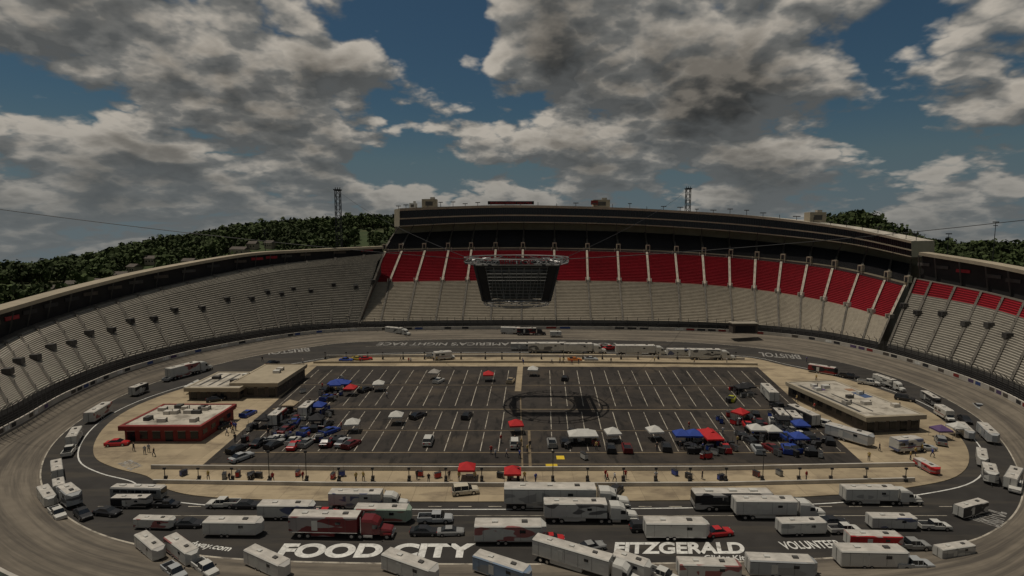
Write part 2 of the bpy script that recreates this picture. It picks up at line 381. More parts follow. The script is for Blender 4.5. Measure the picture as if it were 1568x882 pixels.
def aisles(mb,levels,idx,w,k,lift=.35):
    for f in idx:
        for A,B in zip(levels,levels[1:]):
            i=int(f);fr=f-i
            if i>=len(A)-1:i=len(A)-2;fr=1
            a=A[i].lerp(A[i+1],fr);b=B[i].lerp(B[i+1],fr); t=(A[i+1]-A[i]);t.z=0;t.normalize();t*=w/2
            n=12
            for j in range(n):
                p=a.lerp(b,j/n)+Vector((0,0,lift)); q=a.lerp(b,(j+1)/n)+Vector((0,0,lift)); 
                mb.quad(p-t,p+t,q+t,q-t,k)
            for j in range(5):
                p=a.lerp(b,(j+.5)/5); mb.tube(p,p+Vector((0,0,1.3)),.06,'fence',3)
def portal(mb,p,t,w=2.0,h=2.2,k='wall'):
    rot=math.atan2(t.y,t.x); mb.box((p.x,p.y,p.z+h/2),(w,1.6,h),k,rot)
    nrm=Vector((t.y,-t.x,0)).normalized()
    if nrm.y>0:nrm=-nrm
    c=p+nrm*.83; mb.box((c.x,c.y,c.z+h*.45),(w*.6,.06,h*.75),'darkwall',rot)
Bc=[(12.25,(568,432),(590,386),(604,358),(612,347,319)),(13,(672,430),(682,384),(688,354),(692,343,316)),(14,(786,429),(788,383),(790,352),(790,341,314)),(14.85,(928,430),(926,385),(925,354),(925,343,317)),(15.65,(1056,434),(1052,390),(1048,360),(1050,349,323)),(16.45,(1165,444),(1168,399),(1170,370),(1172,359,332)),(17.2,(1266,461),(1280,413),(1290,384),(1295,373,348)),(17.95,(1362,487),(1385,438),(1395,404),(1396,394,369))]
SB=8
L0c=[base_of(c[0]) for c in Bc]; R0=[rng(p) for p in L0c]
L1=sub([AT(*c[1],r+22) for c,r in zip(Bc,R0)],SB); L2=sub([AT(*c[2],r+40) for c,r in zip(Bc,R0)],SB); L3=sub([AT(*c[3],r+60) for c,r in zip(Bc,R0)],SB)
RB=sub([AT(c[4][0],c[4][1],r+46) for c,r in zip(Bc,R0)],SB); RT=sub([AT(c[4][0],c[4][2],r+46) for c,r in zip(Bc,R0)],SB); L0=sub(L0c,SB)
main=empty('main_grandstand')
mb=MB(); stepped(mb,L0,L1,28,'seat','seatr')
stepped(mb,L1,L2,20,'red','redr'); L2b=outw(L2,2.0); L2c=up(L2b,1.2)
ribbon(mb,L2,L2b,'aislel'); ribbon(mb,L2b,L2c,'beige'); stepped(mb,L2c,L3,20,'useat_shade','useat_shade')
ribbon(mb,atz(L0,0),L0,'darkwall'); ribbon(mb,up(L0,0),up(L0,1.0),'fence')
mb.obj('seating_tiers',main)
mb=MB()
nA=len(L0)-1; idx=[nA*i/20 for i in range(21)]
aisles(mb,[L0,L1],idx,.7,'aisle'); aisles(mb,[L1,L2],idx,.9,'aislel',.4); aisles(mb,[L2c,L3],idx,.9,'aisle')
for f in idx:
    i=min(int(f),nA-1);fr=f-i; t=(L0[i+1]-L0[i]);t.z=0;t.normalize()
    P=L2c[i].lerp(L2c[i+1],fr); portal(mb,P,t,1.8,2.4,'beige')
    P2=L2[i].lerp(L2[i+1],fr); 
    for sgn in(-1.3,1.3): mb.tube(P2+t*sgn,P2+t*sgn+Vector((0,0,1.6)),.1,'wall',4)
    Q=L1[i].lerp(L1[i+1],fr)
    for sgn in(-.8,.8): mb.box((Q+t*sgn)+Vector((0,0,.7)),(.25,1.8,1.4),'wall',math.atan2(t.y,t.x))
    a=RB[i].lerp(RB[i+1],fr); c=L2c[i].lerp(L2c[i+1],fr).lerp(L3[i].lerp(L3[i+1],fr),.5)
    mb.tube(c,a+Vector((0,0,.3)),.2,'fence',5)
ribbon(mb,up(L2,0.02),up(L2,.9),'fence')
mb.obj('stairs_and_portals',main)
mb=MB(); back=outw(RT,16)
def lev(a,b,t): return [p.lerp(q,t) for p,q in zip(a,b)]
fr=[(0,.05,'beige',0),(.05,.39,'glass',.35),(.39,.46,'beige',-.1),(.46,.86,'glass',.35),(.86,1.0,'beige',-.35)]
for t0,t1,k,o in fr:
    a=outw(lev(RB,RT,t0),o);b=outw(lev(RB,RT,t1),o); ribbon(mb,a,b,k)
    ribbon(mb,b,outw(b,1.0),k); ribbon(mb,a,outw(a,1.0),k)
for i in range(len(RB)-1):
    for q in(0,.25,.5,.75):
        a=RB[i].lerp(RB[i+1],q);b=RT[i].lerp(RT[i+1],q); n=(Vector((a.x,a.y,0))-CEN).normalized()
        mb.tube(a.lerp(b,.5)+n*.15,a.lerp(b,.82)+n*.15,.06,'dark',4); mb.tube(a.lerp(b,.1)+n*.15,a.lerp(b,.36)+n*.15,.06,'dark',4)
RTo=outw(RT,-.35)
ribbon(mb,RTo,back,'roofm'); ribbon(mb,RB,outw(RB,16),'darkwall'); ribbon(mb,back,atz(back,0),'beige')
for e in(0,-1):
    a,b,c,d=RB[e],RTo[e],back[e],outw(RB,16)[e]; mb.quad(a,b,c,d,'beige')
    mb.add([L0[e],L1[e],L2[e],L2b[e],L3[e],atz([L3[e]],0)[0],atz([L0[e]],0)[0]],[(0,1,2,3,4,5,6)],'bwall')
mb.obj('suite_level',main)
mb=MB()
for f in [i*nA/34 for i in range(35)]:
    i=min(int(f),nA-1); p=RT[i].lerp(RT[i+1],f-i); p=outw([p],3)[0]
    h=random.choice([1.2,1.6,2.2]); mb.tube(p,p+Vector((0,0,h)),.12,'dark',4)
    if random.random()<.6: mb.box(p+Vector((0,0,h)),(random.uniform(1.5,3.2),.5,.35),'fence')
for f,w,h,k in [(nA*.095,7,4,'beige'),(nA*.42,8,3.6,'beige'),(nA*.79,7,4.2,'beige'),(nA*.055,3,2.4,'light')]:
    i=int(f); p=outw([RT[i].lerp(RT[i+1],f-i)],7)[0]; mb.box(p+Vector((0,0,h/2)),(w,5,h),k); mb.box(p+Vector((0,-2.56,h*.45)),(w*.5,.08,h*.5),'fence'); mb.box(p+Vector((w*.2,0,h+.5)),(w*.3,2,1),'wall')
i=int(nA*.42); p=outw([RT[i]],4)[0]; mb.box(p+Vector((0,-.2,2.1)),(3.4,.3,2),'redwall')
i=int(nA*.28); p=outw([RT[i]],1)[0]; mb.box(p+Vector((2,0,1.1)),(22,.3,1.6),'darkwall')
mb.obj('rooftop_equipment',main)
t=letter("WORLD'S FASTEST HALF MILE",0,100,700,720,name='roof_sign_letters',k='redlet')
xs=[v.co.x for v in t.data.vertices]; ys=[v.co.y for v in t.data.vertices]
for v in t.data.vertices: v.co.x*=20/(max(xs)-min(xs)); v.co.y*=1.1/(max(ys)-min(ys))
t.location=p+Vector((2,-.17,1.1)); t.rotation_euler=(math.pi/2,0,0); t.parent=main
def turn_stand(name,C,red,r1,r2,nais,kA,lift=.35):
    par=empty(name); S=8
    c0=[base_of(c[0]) for c in C]; R=[rng(p) for p in c0]
    A0=sub(c0,S); A1=sub([AT(*c[1],r+r1) for c,r in zip(C,R)],S); A2=sub([AT(*c[2],r+r2) for c,r in zip(C,R)],S)
    RM=sub([AT(c[2][0],c[3],r+r2+1) for c,r in zip(C,R)],S)
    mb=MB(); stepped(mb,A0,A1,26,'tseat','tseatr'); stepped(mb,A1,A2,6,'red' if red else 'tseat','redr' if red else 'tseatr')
    W1=outw(A2,2.5); ribbon(mb,A2,W1,'aisle'); top=[Vector((w.x,w.y,q.z)) for w,q in zip(W1,RM)]
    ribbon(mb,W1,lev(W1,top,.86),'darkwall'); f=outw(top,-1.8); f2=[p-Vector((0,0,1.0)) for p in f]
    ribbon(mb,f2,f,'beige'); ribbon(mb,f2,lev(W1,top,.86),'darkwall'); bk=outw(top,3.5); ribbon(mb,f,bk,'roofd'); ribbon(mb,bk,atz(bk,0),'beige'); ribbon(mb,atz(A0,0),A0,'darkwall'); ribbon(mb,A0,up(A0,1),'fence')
    for e in(0,-1): mb.add([A0[e],A2[e],W1[e],top[e],bk[e],atz([bk[e]],0)[0],atz([A0[e]],0)[0]],[(0,1,2,3,4,5,6)],'bwall')
    mb.obj('seating_tiers',par)
    mb=MB(); n=len(A0)-1; idx=[n*i/nais for i in range(nais+1)]
    aisles(mb,[A0,A2],idx,.9,kA,lift)
    for k,ff in enumerate(idx):
        i=min(int(ff),n-1);q=ff-i; t=(A0[i+1]-A0[i]);t.z=0;t.normalize(); a=A0[i].lerp(A0[i+1],q);b=A2[i].lerp(A2[i+1],q)
        portal(mb,a.lerp(b,.5 if k%2 else .56),t,1.7,1.4,'fence')
        w=W1[i].lerp(W1[i+1],q);tp=top[i].lerp(top[i+1],q); fo=f[i].lerp(f[i+1],q)
        mb.tube(w,Vector((fo.x,fo.y,tp.z-1)),.2,'fence',4)
        if k<len(idx)-1:
            nrm=(Vector((w.x,w.y,0))-CEN).normalized(); w2=W1[i].lerp(W1[min(i+1,n)],min(1,q+.5)); pp=w2-nrm*.2; pp.z=w2.z+(tp.z-w2.z)*.55
            mb.box(pp,(5,.15,1.0),random.choice(['fence','bwall','bwall','redlet','dark']),math.atan2(t.y,t.x))
    mb.obj('stairs_and_portals',par)
TA=[(4,(-260,700),(-290,690),600),(5,(-160,650),(-185,630),560),(6,(-85,602),(-105,588),518),(7,(-15,560),(-32,545),487),(8,(50,520),(37,508),466),(9,(145,485),(136,472),438),(10,(252,452),(246,441),412),(11,(382,423),(377,412),389),(11.6,(460,410),(458,401),383),(12.22,(578,400),(588,388),377)]
turn_stand('turn_grandstand',TA,False,17,21,30,'aisle')
TC=[(18.08,(1392,448),(1402,427),386),(19,(1500,468),(1512,449),404),(20,(1602,500),(1616,480),428),(21,(1700,560),(1720,538),470),(22,(1790,640),(1810,615),540)]
turn_stand('turn_grandstand',TC,True,20,25,13,'aisle')
for (px,py,w,h) in [(515,489,11,4.2),(1138,500,9,3.4)]:
    p=G(px,py,5.5); mb=MB(); mb.box((p.x,p.y,p.z-.5),(w,4,h),'bwall'); mb.box((p.x,p.y-2.05,p.z-.7),(w*.8,.1,h*.7),'glass'); mb.box((p.x,p.y-.2,p.z+h/2-.3),(w+.6,4.6,.3),'seatr'); mb.obj('crossover_gate')
# ---------------------------------------------------------------- lattice towers, cables
def lattice(name,base,h,w):
    mb=MB(); n=int(h/3)
    c=[(-w/2,-w/2),(w/2,-w/2),(w/2,w/2),(-w/2,w/2)]
    for dx,dy in c: mb.tube((dx,dy,0),(dx*.8,dy*.8,h),.2,'dark',5)
    for k in range(n):
        z0=h*k/n;z1=h*(k+1)/n
        for i in range(4):
            a=c[i];b=c[(i+1)%4]; mb.tube((a[0]*.9,a[1]*.9,z0),(b[0]*.9,b[1]*.9,z1),.09,'dark',4); mb.tube((a[0]*.9,a[1]*.9,z1),(b[0]*.9,b[1]*.9,z1),.09,'dark',4)
    mb.box((0,0,h+.4),(w*1.2,w*1.2,.5),'dark')
    for i in range(3): mb.tube((-w*.4+i*w*.4,0,h+.6),(-w*.4+i*w*.4,0,h+1.6),.2,'fence',5)
    o=mb.obj(name); o.location=base; return Vector(base)+Vector((0,0,h))
tt=[]
for px,py,R in [(517,292,290),(1054,290,330),(-250,285,155),(1850,303,155)]:
    p=AT(px,py,R); tt.append(lattice('cable_tower',(p.x,p.y,0),p.z,2.8))
SX,SY,SZ=1.0,128.0,33.4
def cable(mb,a,b,sag,r=.06,n=16):
    a=Vector(a);b=Vector(b);pr=a
    for i in range(1,n+1):
        t=i/n; p=a.lerp(b,t)-Vector((0,0,sag*4*t*(1-t))); mb.tube(pr,p,r,'dark',4); pr=p
mb=MB(); at=[(SX-11.5,SY+3,SZ+.5),(SX+11.5,SY+3,SZ+.5),(SX-11.5,SY-3,SZ+.5),(SX+11.5,SY-3,SZ+.5)]
for a,b,s_ in zip(at,tt,(2,2,1.2,1.2)): cable(mb,a,b,s_)
mb.obj('suspension_cables')
# scoreboard
mb=MB()
def ringtruss(r,z,hh,dd,rr,k,n=32):
    P=[[(SX+(r-o)*math.cos(2*math.pi*i/n),SY+(r-o)*math.sin(2*math.pi*i/n),z+q) for i in range(n)] for o,q in((0,0),(dd,0),(0,hh),(dd,hh))]
    for i in range(n):
        j=(i+1)%n
        for L_ in P: mb.tube(L_[i],L_[j],rr,k,4)
        mb.tube(P[0][i],P[3][i],rr*.7,k,4); mb.tube(P[0][i],P[2][j],rr*.7,k,4); mb.tube(P[1][i],P[3][j],rr*.7,k,4); mb.tube(P[0][i],P[1][i],rr*.7,k,4)
ringtruss(12,SZ-.2,1.0,1.4,.1,'lou'); ringtruss(7.6,SZ-9.2,.6,.6,.07,'truss',28); ringtruss(7.6,SZ-10.0,.3,.6,.05,'truss',28)
tw,bw,zt,zb=9.2,7.4,SZ-.6,SZ-8.6
def corner(q,z,w): 
    a=[(-1,-1),(1,-1),(1,1),(-1,1)][q%4]; return Vector((SX+a[0]*w,SY+a[1]*w*.8,z))
for q in range(4):
    A,B=corner(q,zt,tw),corner(q+1,zt,tw);C_,D=corner(q+1,zb,bw),corner(q,zb,bw)
    ctr=(A+B+C_+D)/4; o=Vector((ctr.x-SX,ctr.y-SY,0)).normalized()
    P=lambda u,v:A.lerp(B,u).lerp(D.lerp(C_,u),v)
    mb.quad(P(0,0),P(.13,0),P(.13,1),P(0,1),'darkwall'); mb.quad(P(.87,0),P(1,0),P(1,1),P(.87,1),'darkwall'); mb.quad(P(.13,.02),P(.87,.02),P(.87,.12),P(.13,.12),'dark')
    mb.quad(*[P(u,v)-o*.5 for u,v in((.13,.2),(.87,.2),(.87,.95),(.13,.95))],'screen')
    for k in range(11): v=.06+.92*k/10; mb.tube(P(.12,v)+o*.1,P(.88,v)+o*.1,.07,'lou',4)
    for k in range(9):
        u=.13+.74*k/8; mb.tube(P(u,.05)+o*.15,P(u,.98)+o*.15,.07,'lou',4)
        if k<8: mb.tube(P(u,.05 if k%2 else .98)+o*.15,P(u+.74/8,.98 if k%2 else .05)+o*.15,.05,'lou',4)
    mb.tube(A,D,.3,'dark',5); mb.tube(A,B,.22,'lou',5); mb.tube(D,C_,.25,'dark',5)
    mb.tube(A,(SX+(A.x-SX)*1.2,SY+(A.y-SY)*1.2,SZ),.12,'truss',4)
    for u in(.25,.5,.75): mb.tube(P(u,1),P(u,1)+Vector((0,0,-1.2)),.06,'truss',4)
for k in range(12):
    a=2*math.pi*k/12; mb.tube((SX+11*math.cos(a),SY+11*math.sin(a),SZ),(SX+7*math.cos(a),SY+7*math.sin(a),SZ+.6),.09,'truss',4)
    if k%2==0: mb.box((SX+11.5*math.cos(a),SY+11.5*math.sin(a),SZ-.6),(.8,.8,.6),'dark')
sb=mb.obj('hanging_scoreboard')
t=letter("BRISTOL",0,100,700,720,name='scoreboard_letters',k='redlet')
xs=[v.co.x for v in t.data.vertices]; ys=[v.co.y for v in t.data.vertices]
for v in t.data.vertices: v.co.x*=7/(max(xs)-min(xs)); v.co.y*=.9/(max(ys)-min(ys))
t.location=(SX,SY-12.3,SZ+.3); t.rotation_euler=(math.pi/2,0,0); t.parent=sb
# ---------------------------------------------------------------- pit walls, posts
def lowwall(name,pts,h,w,k,z=.14):
    mb=MB()
    for a,b in zip(pts,pts[1:]):
        c=(a+b)/2; d=b-a; mb.box((c.x,c.y,z+h/2),(d.length,w,h),k,math.atan2(d.y,d.x))
    return mb.obj(name)
lowwall('pit_wall',[G(x,y) for x,y in[(235,741),(500,745),(784,746),(1100,745),(1400,738)]],.6,.3,'wall')
lowwall('pit_wall',[G(x,y) for x,y in[(232,719),(500,721),(784,722),(1100,721),(1400,715)]],.7,.3,'wall')
lowwall('pit_wall',[G(x,y) for x,y in[(500,548),(784,547),(960,548),(1140,552)]],.8,.3,'wall')
lowwall('pit_wall',[G(x,y) for x,y in[(480,557),(784,556),(960,557),(1160,560)]],.6,.3,'beige')
def post(h):
    mb=MB(); mb.box((0,0,.25),(.5,.5,.5),'dark'); mb.tube((0,0,0),(0,0,h),.07,'fence',6); mb.box((0,0,h),(.45,.2,.3),'dark'); mb.box((0,.25,.7),(.5,.3,.4),'bwall')
    return mb
pm=post(2.2).mesh('pit_box_post'); pl=post(5.0).mesh('pit_light_pole')
def put(me,name,p,rot=0,z=None,col=None,s=1,sz=None):
    o=bpy.data.objects.new(name,me); sc.collection.objects.link(o); o.location=(p.x,p.y,.14 if z is None else z); o.rotation_euler=(0,0,rot); o.scale=(s,s,sz or s)
    if col:o.color=(*col,1)
    return o
for i,x in enumerate(range(250,1400,54)): put(pl if i in(3,4,11,17) else pm,'light_pole' if i in(3,4,11,17) else 'pit_post',G(x+random.uniform(-4,4),739),0)
for x in range(500,1150,30): put(pm,'pit_post',G(x+random.uniform(-4,4),551),0)
# ---------------------------------------------------------------- vehicles
def car_mesh(kind='sedan'):
    mb=MB()
    def ring(x,w,z0,z1,z2,ti=.86): return [(x,-w,z0),(x,-w,z1),(x,-w*ti,z2),(x,w*ti,z2),(x,w,z1),(x,w,z0)]
    if kind=='race': secs=[ring(-2.45,.9,.25,.8,.95),ring(-2.3,.97,.15,.8,1.0),ring(-1.2,1.0,.12,.75,.98),ring(.9,1.0,.12,.7,.9),ring(1.9,.98,.1,.6,.78),ring(2.45,.85,.1,.45,.55)]; g=[(1.0,.88,.82),(.35,1.32,.62),(-.75,1.34,.64),(-1.9,1.0,.8)]
    elif kind=='suv': secs=[ring(-2.4,.88,.4,.9,1.1),ring(-2.3,.95,.3,.9,1.15),ring(0,.97,.3,.9,1.12),ring(1.2,.96,.3,.85,1.1),ring(2.2,.92,.3,.8,.98),ring(2.42,.82,.35,.7,.85)]; g=[(1.25,1.1,.86),(.55,1.72,.74),(-2.0,1.74,.74),(-2.35,1.13,.84)]
    else: secs=[ring(-2.35,.82,.35,.75,.9),ring(-2.2,.9,.25,.75,1.0),ring(-1,.92,.22,.75,.98),ring(1,.92,.22,.72,.94),ring(2.1,.88,.22,.62,.82),ring(2.35,.75,.3,.55,.68)]; g=[(1.05,.93,.8),(.3,1.42,.64),(-.9,1.43,.64),(-1.7,.98,.78)]
    mb.loft(secs,'paint')
    def ks(j,i): return 'paint' if (j==1 and i==1) else 'vglass'
    gs=[]
    for j,(x,z,w) in enumerate(g):
        if j in(1,2): gs.append([(x,-w*1.25,.9),(x,-w,z),(x,w,z),(x,w*1.25,.9)])
        else: gs.append([(x,-w,.86),(x,-w,z),(x,w,z),(x,w,.86)])
    mb.loft(gs,'vglass',ks=ks)
    if kind=='suv':
        for x in(.55,-.75,-2.0):
            for s_ in(-1,1): mb.tube((x,s_*.93,1.1),(x,s_*.75,1.7),.05,'paint',4)
    r=.34 if kind!='suv' else .38
    for x in(-1.45,1.45):
        for y in(-.86,.86): mb.wheel(x,y,r,.24)
    if kind=='race':
        mb.box((-2.4,0,1.1),(.08,1.7,.25),'paint'); mb.box((2.3,0,.2),(.3,1.8,.1),'dark')
    else:
        for y in(-.6,.6): mb.box((secs[-1][0][0]-.02,y,.68),(.12,.35,.16),'chrome'); mb.box((secs[0][0][0]+.0,y,.8),(.1,.35,.15),'lamp')
    return mb.mesh(kind+'_car')
def pickup_part(mb,ox=0):
    def ring(x,w,z0,z1,z2): return [(ox+x,-w,z0),(ox+x,-w,z1),(ox+x,-w*.93,z2),(ox+x,w*.93,z2),(ox+x,w,z1),(ox+x,w,z0)]
    mb.loft([ring(-.5,.98,.4,1.0,1.15),ring(1.5,.98,.4,1.0,1.15),ring(2.6,.95,.4,.95,1.1),ring(2.9,.88,.45,.85,.98)],'paint')
    g=[(1.55,1.15,.88),(.95,1.85,.74),(-.6,1.87,.74),(-.75,1.15,.86)]; gs=[]
    for j,(x,z,w) in enumerate(g): gs.append([(ox+x,-.9,1.1),(ox+x,-w,z),(ox+x,w,z),(ox+x,.9,1.1)])
    mb.loft(gs,'vglass',ks=lambda j,i:'paint' if(j==1 and i==1) else 'vglass')
    for s_ in(-1,1):
        mb.tube((ox+.95,s_*.8,1.8),(ox+.9,s_*.9,1.1),.05,'paint',4); mb.tube((ox+.15,s_*.8,1.8),(ox+.15,s_*.9,1.1),.05,'paint',4)
        mb.box((ox-1.75,s_*.9,.9),(2.5,.16,.8),'paint'); mb.box((ox+1.3,s_*1.08,1.3),(.15,.2,.25),'dark'); mb.box((ox+2.88,s_*.65,.8),(.1,.3,.2),'chrome')
    mb.box((ox-1.75,0,.6),(2.5,1.7,.2),'dark'); mb.box((ox-2.97,0,.88),(.12,1.9,.76),'paint'); mb.box((ox+2.95,0,.5),(.15,1.8,.2),'chrome')
    for x in(-1.7,1.85):
        for y in(-.88,.88): mb.wheel(ox+x,y,.42,.26)
def trailer_box(mb,x0,x1,z0,z1,w=1.28,units=(.2,.5,.8)):
    c=(x0+x1)/2;L=x1-x0
    r=.16
    def ring(x): return [(x,-w,z0),(x,-w,z1-r),(x,-w+r,z1),(x,w-r,z1),(x,w,z1-r),(x,w,z0)]
    mb.loft([ring(x0),ring(x1)],'livery',ks=lambda j,i:'roofw' if(j==0 and i==2) else 'livery')
    for s_ in(-1,1):
        mb.box((c,s_*(w+.012),z0+.08),(L,.02,.14),'chrome'); mb.box((c,s_*(w+.012),z1-.26),(L,.02,.06),'fence')
        mb.box((c-L*.12,s_*(w+.012),(z0+z1)/2-.1),(.9,.02,(z1-z0)*.62),'light'); mb.box((c+L*.22,s_*(w+.012),(z0+z1)/2+.35),(.8,.02,.5),'vglass')
        for k in range(int(L/2.5)): mb.box((x0+1.2+k*2.5,s_*(w+.01),(z0+z1)/2),(.03,.015,(z1-z0)*.85),'fence')
    mb.box((x0-.03,0,(z0+z1)/2),(.05,w*1.8,(z1-z0)*.9),'light'); mb.box((x0-.07,0,(z0+z1)/2),(.04,.08,(z1-z0)*.9),'fence')
    for t in units:
        mb.box((x0+L*t,0,z1+.1),(.8,.6,.2),'fence' if t>.6 else 'light')
def semi_mesh(L=14.2,name='semi'):
    mb=MB(); x0=-10.2; x1=x0+L
    trailer_box(mb,x0,x1,1.15,4.05)
    mb.box((x0+L*.45,0,.78),(L*.42,2.3,.72),'livery')
    for x in(x0+1.6,x0+2.9):
        for y in(-1.05,1.05): mb.wheel(x,y,.5,.4)
    mb.box((x1+1.5,0,.75),(7.0,.9,.25),'dark')
    cx=x1+.6
    def ring(x,w,z0,z1,z2): return [(x,-w,z0),(x,-w,z1),(x,-w*.85,z2),(x,w*.85,z2),(x,w,z1),(x,w,z0)]
    mb.loft([ring(cx,1.15,.9,3.2,3.6),ring(cx+1.6,1.15,.9,3.1,3.55),ring(cx+2.5,1.1,.9,2.6,3.0),ring(cx+2.9,1.05,.9,1.8,1.95)],'paint')
    mb.loft([ring(cx+2.85,.95,.6,1.6,1.9),ring(cx+4.4,.85,.6,1.4,1.65),ring(cx+4.6,.75,.6,1.3,1.5)],'paint')
    mb.quad((cx+2.56,-.85,2.75),(cx+2.56,.85,2.75),(cx+2.93,.9,2.0),(cx+2.93,-.9,2.0),'vglass')
    for s_ in(-1,1):
        mb.box((cx+2.1,s_*1.145,2.35),(.8,.03,.7),'vglass'); mb.tube((cx-.15,s_*.9,.9),(cx-.15,s_*.9,3.9),.09,'chrome',6); mb.box((cx+1,s_*1.0,.65),(1.4,.5,.5),'chrome')
        mb.box((cx+3.9,s_*.98,.95),(1.2,.35,.25),'paint'); mb.box((cx+2.8,s_*1.35,2.3),(.12,.2,.6),'dark')
        mb.wheel(cx+3.9,s_*.98,.5,.3)
        for x in(cx-1.5,cx-.2): mb.wheel(x,s_*1.0,.5,.4)
    mb.box((cx+4.68,0,.65),(.2,2.1,.4),'chrome'); mb.box((cx+4.62,0,1.1),(.06,1.1,.6),'chrome')
    return mb.mesh(name)
def box_trailer_mesh(L=8.5,truck=True,name='t'):
    mb=MB(); x0=-L/2-(3.2 if truck else 0); x1=x0+L
    trailer_box(mb,x0,x1,.55,2.95,1.22,(.3,.75))
    def ring(x,w,z0,z1): return [(x,-w,z0),(x,-w,z1),(x,w,z1),(x,w,z0)]
    mb.loft([ring(x1,1.2,.6,2.9),ring(x1+.7,.5,.8,2.5)],'livery')
    for k in(-.5,.5):
        for y in(-1.15,1.15): mb.wheel((x0+x1)/2-.8+k*1.0,y,.36,.25)
    mb.tube((x1+.3,0,.5),(x1+1.5,0,.5),.07,'dark',4)
    if truck: pickup_part(mb,x1+4.3)
    return mb.mesh(name)
def bus_mesh():
    mb=MB()
    def ring(x,w,z0,z1): return [(x,-w,z0),(x,-w,z1-.35),(x,-w+.25,z1),(x,w-.25,z1),(x,w,z1-.35),(x,w,z0)]
    mb.loft([ring(-6.6,1.2,.5,3.4),ring(-6.4,1.28,.4,3.6),ring(6.2,1.28,.4,3.6),ring(6.6,1.18,.45,3.3)],'livery',ks=lambda j,i:'roofw' if i==2 and j>=0 else 'livery')
    for s_ in(-1,1):
        for k in range(6): mb.box((-4.8+k*1.9,s_*1.29,2.45),(1.7,.02,.85),'vglass')
        mb.box((0,s_*1.29,1.3),(12,.02,.12),'chrome')
        for x in(-4.2,-3.0,4.4): mb.wheel(x,s_*1.1,.5,.36)
    mb.box((6.62,0,2.3),(.06,2.1,1.3),'vglass'); mb.box((6.6,0,.7),(.1,2.2,.3),'chrome')
    for x in(-4,0,3.5): mb.box((x,0,3.72),(1.3,.9,.28),'light')
    mb.box((1.5,1.6,2.6),(5,.12,.12),'chrome')
    return mb.mesh('motorcoach')
def rv_mesh():
    mb=MB()
    def ring(x,w,z0,z1): return [(x,-w,z0),(x,-w,z1-.2),(x,-w+.15,z1),(x,w-.15,z1),(x,w,z1-.2),(x,w,z0)]
    mb.loft([ring(-3.6,1.2,.6,3.1),ring(1.6,1.2,.6,3.1),ring(2.6,1.1,1.9,3.0)],'livery',ks=lambda j,i:'roofw' if i==2 and j>=0 else 'livery')
    mb.loft([ring(1.5,1.0,.5,1.95),ring(2.5,1.0,.5,1.85),ring(2.9,.95,.5,1.2),ring(3.8,.85,.5,1.05)],'light')
    mb.quad((2.55,-.85,1.8),(2.55,.85,1.8),(2.93,.85,1.25),(2.93,-.85,1.25),'vglass')
    for s_ in(-1,1):
        for x in(-2.6,-.6): mb.box((x,s_*1.21,2.1),(1.2,.02,.6),'vglass')
        for x in(-2.1,3.0): mb.wheel(x,s_*1.0,.4,.3)
        mb.box((-.5,s_*1.21,1.4),(5,.02,.15),'redwall')
    mb.box((-1,0,3.22),(1,.8,.25),'light')
    return mb.mesh('motorhome')
def tent_mesh(w=3.2,l=3.2):
    mb=MB(); x,y=w/2,l/2; zt=2.2
    for sx in(-1,1):
        for sy in(-1,1): mb.tube((sx*x*.97,sy*y*.97,0),(sx*x*.97,sy*y*.97,zt),.04,'chrome',5)
    a=[(-x,-y,zt),(x,-y,zt),(x,y,zt),(-x,y,zt)]; r=max(0,(l-w)/2)
    m=[(-.3*x,-.3*y-r*.3,zt+.75),(.3*x,-.3*y-r*.3,zt+.75),(.3*x,.3*y+r*.3,zt+.75),(-.3*x,.3*y+r*.3,zt+.75)]; tp=[(0,-r,zt+1.05),(0,r+.01,zt+1.05)]
    mb.add(a+m,[(0,1,5,4),(1,2,6,5),(2,3,7,6),(3,0,4,7)],'cloth'); mb.add(m+tp,[(0,1,4),(1,2,5,4),(2,3,5),(3,0,4,5)],'cloth')
    lo=[(p[0],p[1],zt-.35) for p in a]; mb.add(a+lo,[(0,1,5,4),(1,2,6,5),(2,3,7,6),(3,0,4,7)],'cloth')
    mb.box((x*.3,y*.2,.45),(1.4,.7,.08),'light'); 
    for q in(-.6,.6):
        for r2 in(-.3,.3): mb.tube((x*.3+q,y*.2+r2,0),(x*.3+q,y*.2+r2,.42),.03,'dark',4)
    return mb.mesh('tent')
def cart_mesh():
    mb=MB(); mb.box((0,0,.75),(1.5,.8,1.0),'paint'); mb.box((0,0,1.3),(1.6,.85,.08),'dark'); 
    for k in range(4): mb.box((0,-.41,.4+k*.22),(1.35,.03,.16),'fence')
    for x in(-.6,.6):
        for y in(-.35,.35): mb.wheel(x,y,.18,.12)
    mb.tube((.85,-.3,.4),(1.1,-.3,1.3),.03,'chrome',4); mb.tube((.85,.3,.4),(1.1,.3,1.3),.03,'chrome',4); mb.tube((1.1,-.3,1.3),(1.1,.3,1.3),.03,'chrome',4)
    mb.tube((-.5,0,1.3),(-.5,0,2.4),.03,'dark',4)
    return mb.mesh('cart')
MS={'race':car_mesh('race'),'car':car_mesh('sedan'),'suv':car_mesh('suv'),'semi':semi_mesh(14.2,'semi'),'semis':semi_mesh(10.5,'semi_short'),'trt':box_trailer_mesh(8.5,True,'rig'),'tr':box_trailer_mesh(9,False,'trailer'),'trs':box_trailer_mesh(5.5,False,'trailer_s'),'bus':bus_mesh(),'rv':rv_mesh(),'tent':tent_mesh(),'tentl':tent_mesh(3.6,6.2),'cart':cart_mesh()}
mbp=MB(); pickup_part(mbp,0); MS['pick']=mbp.mesh('pickup')
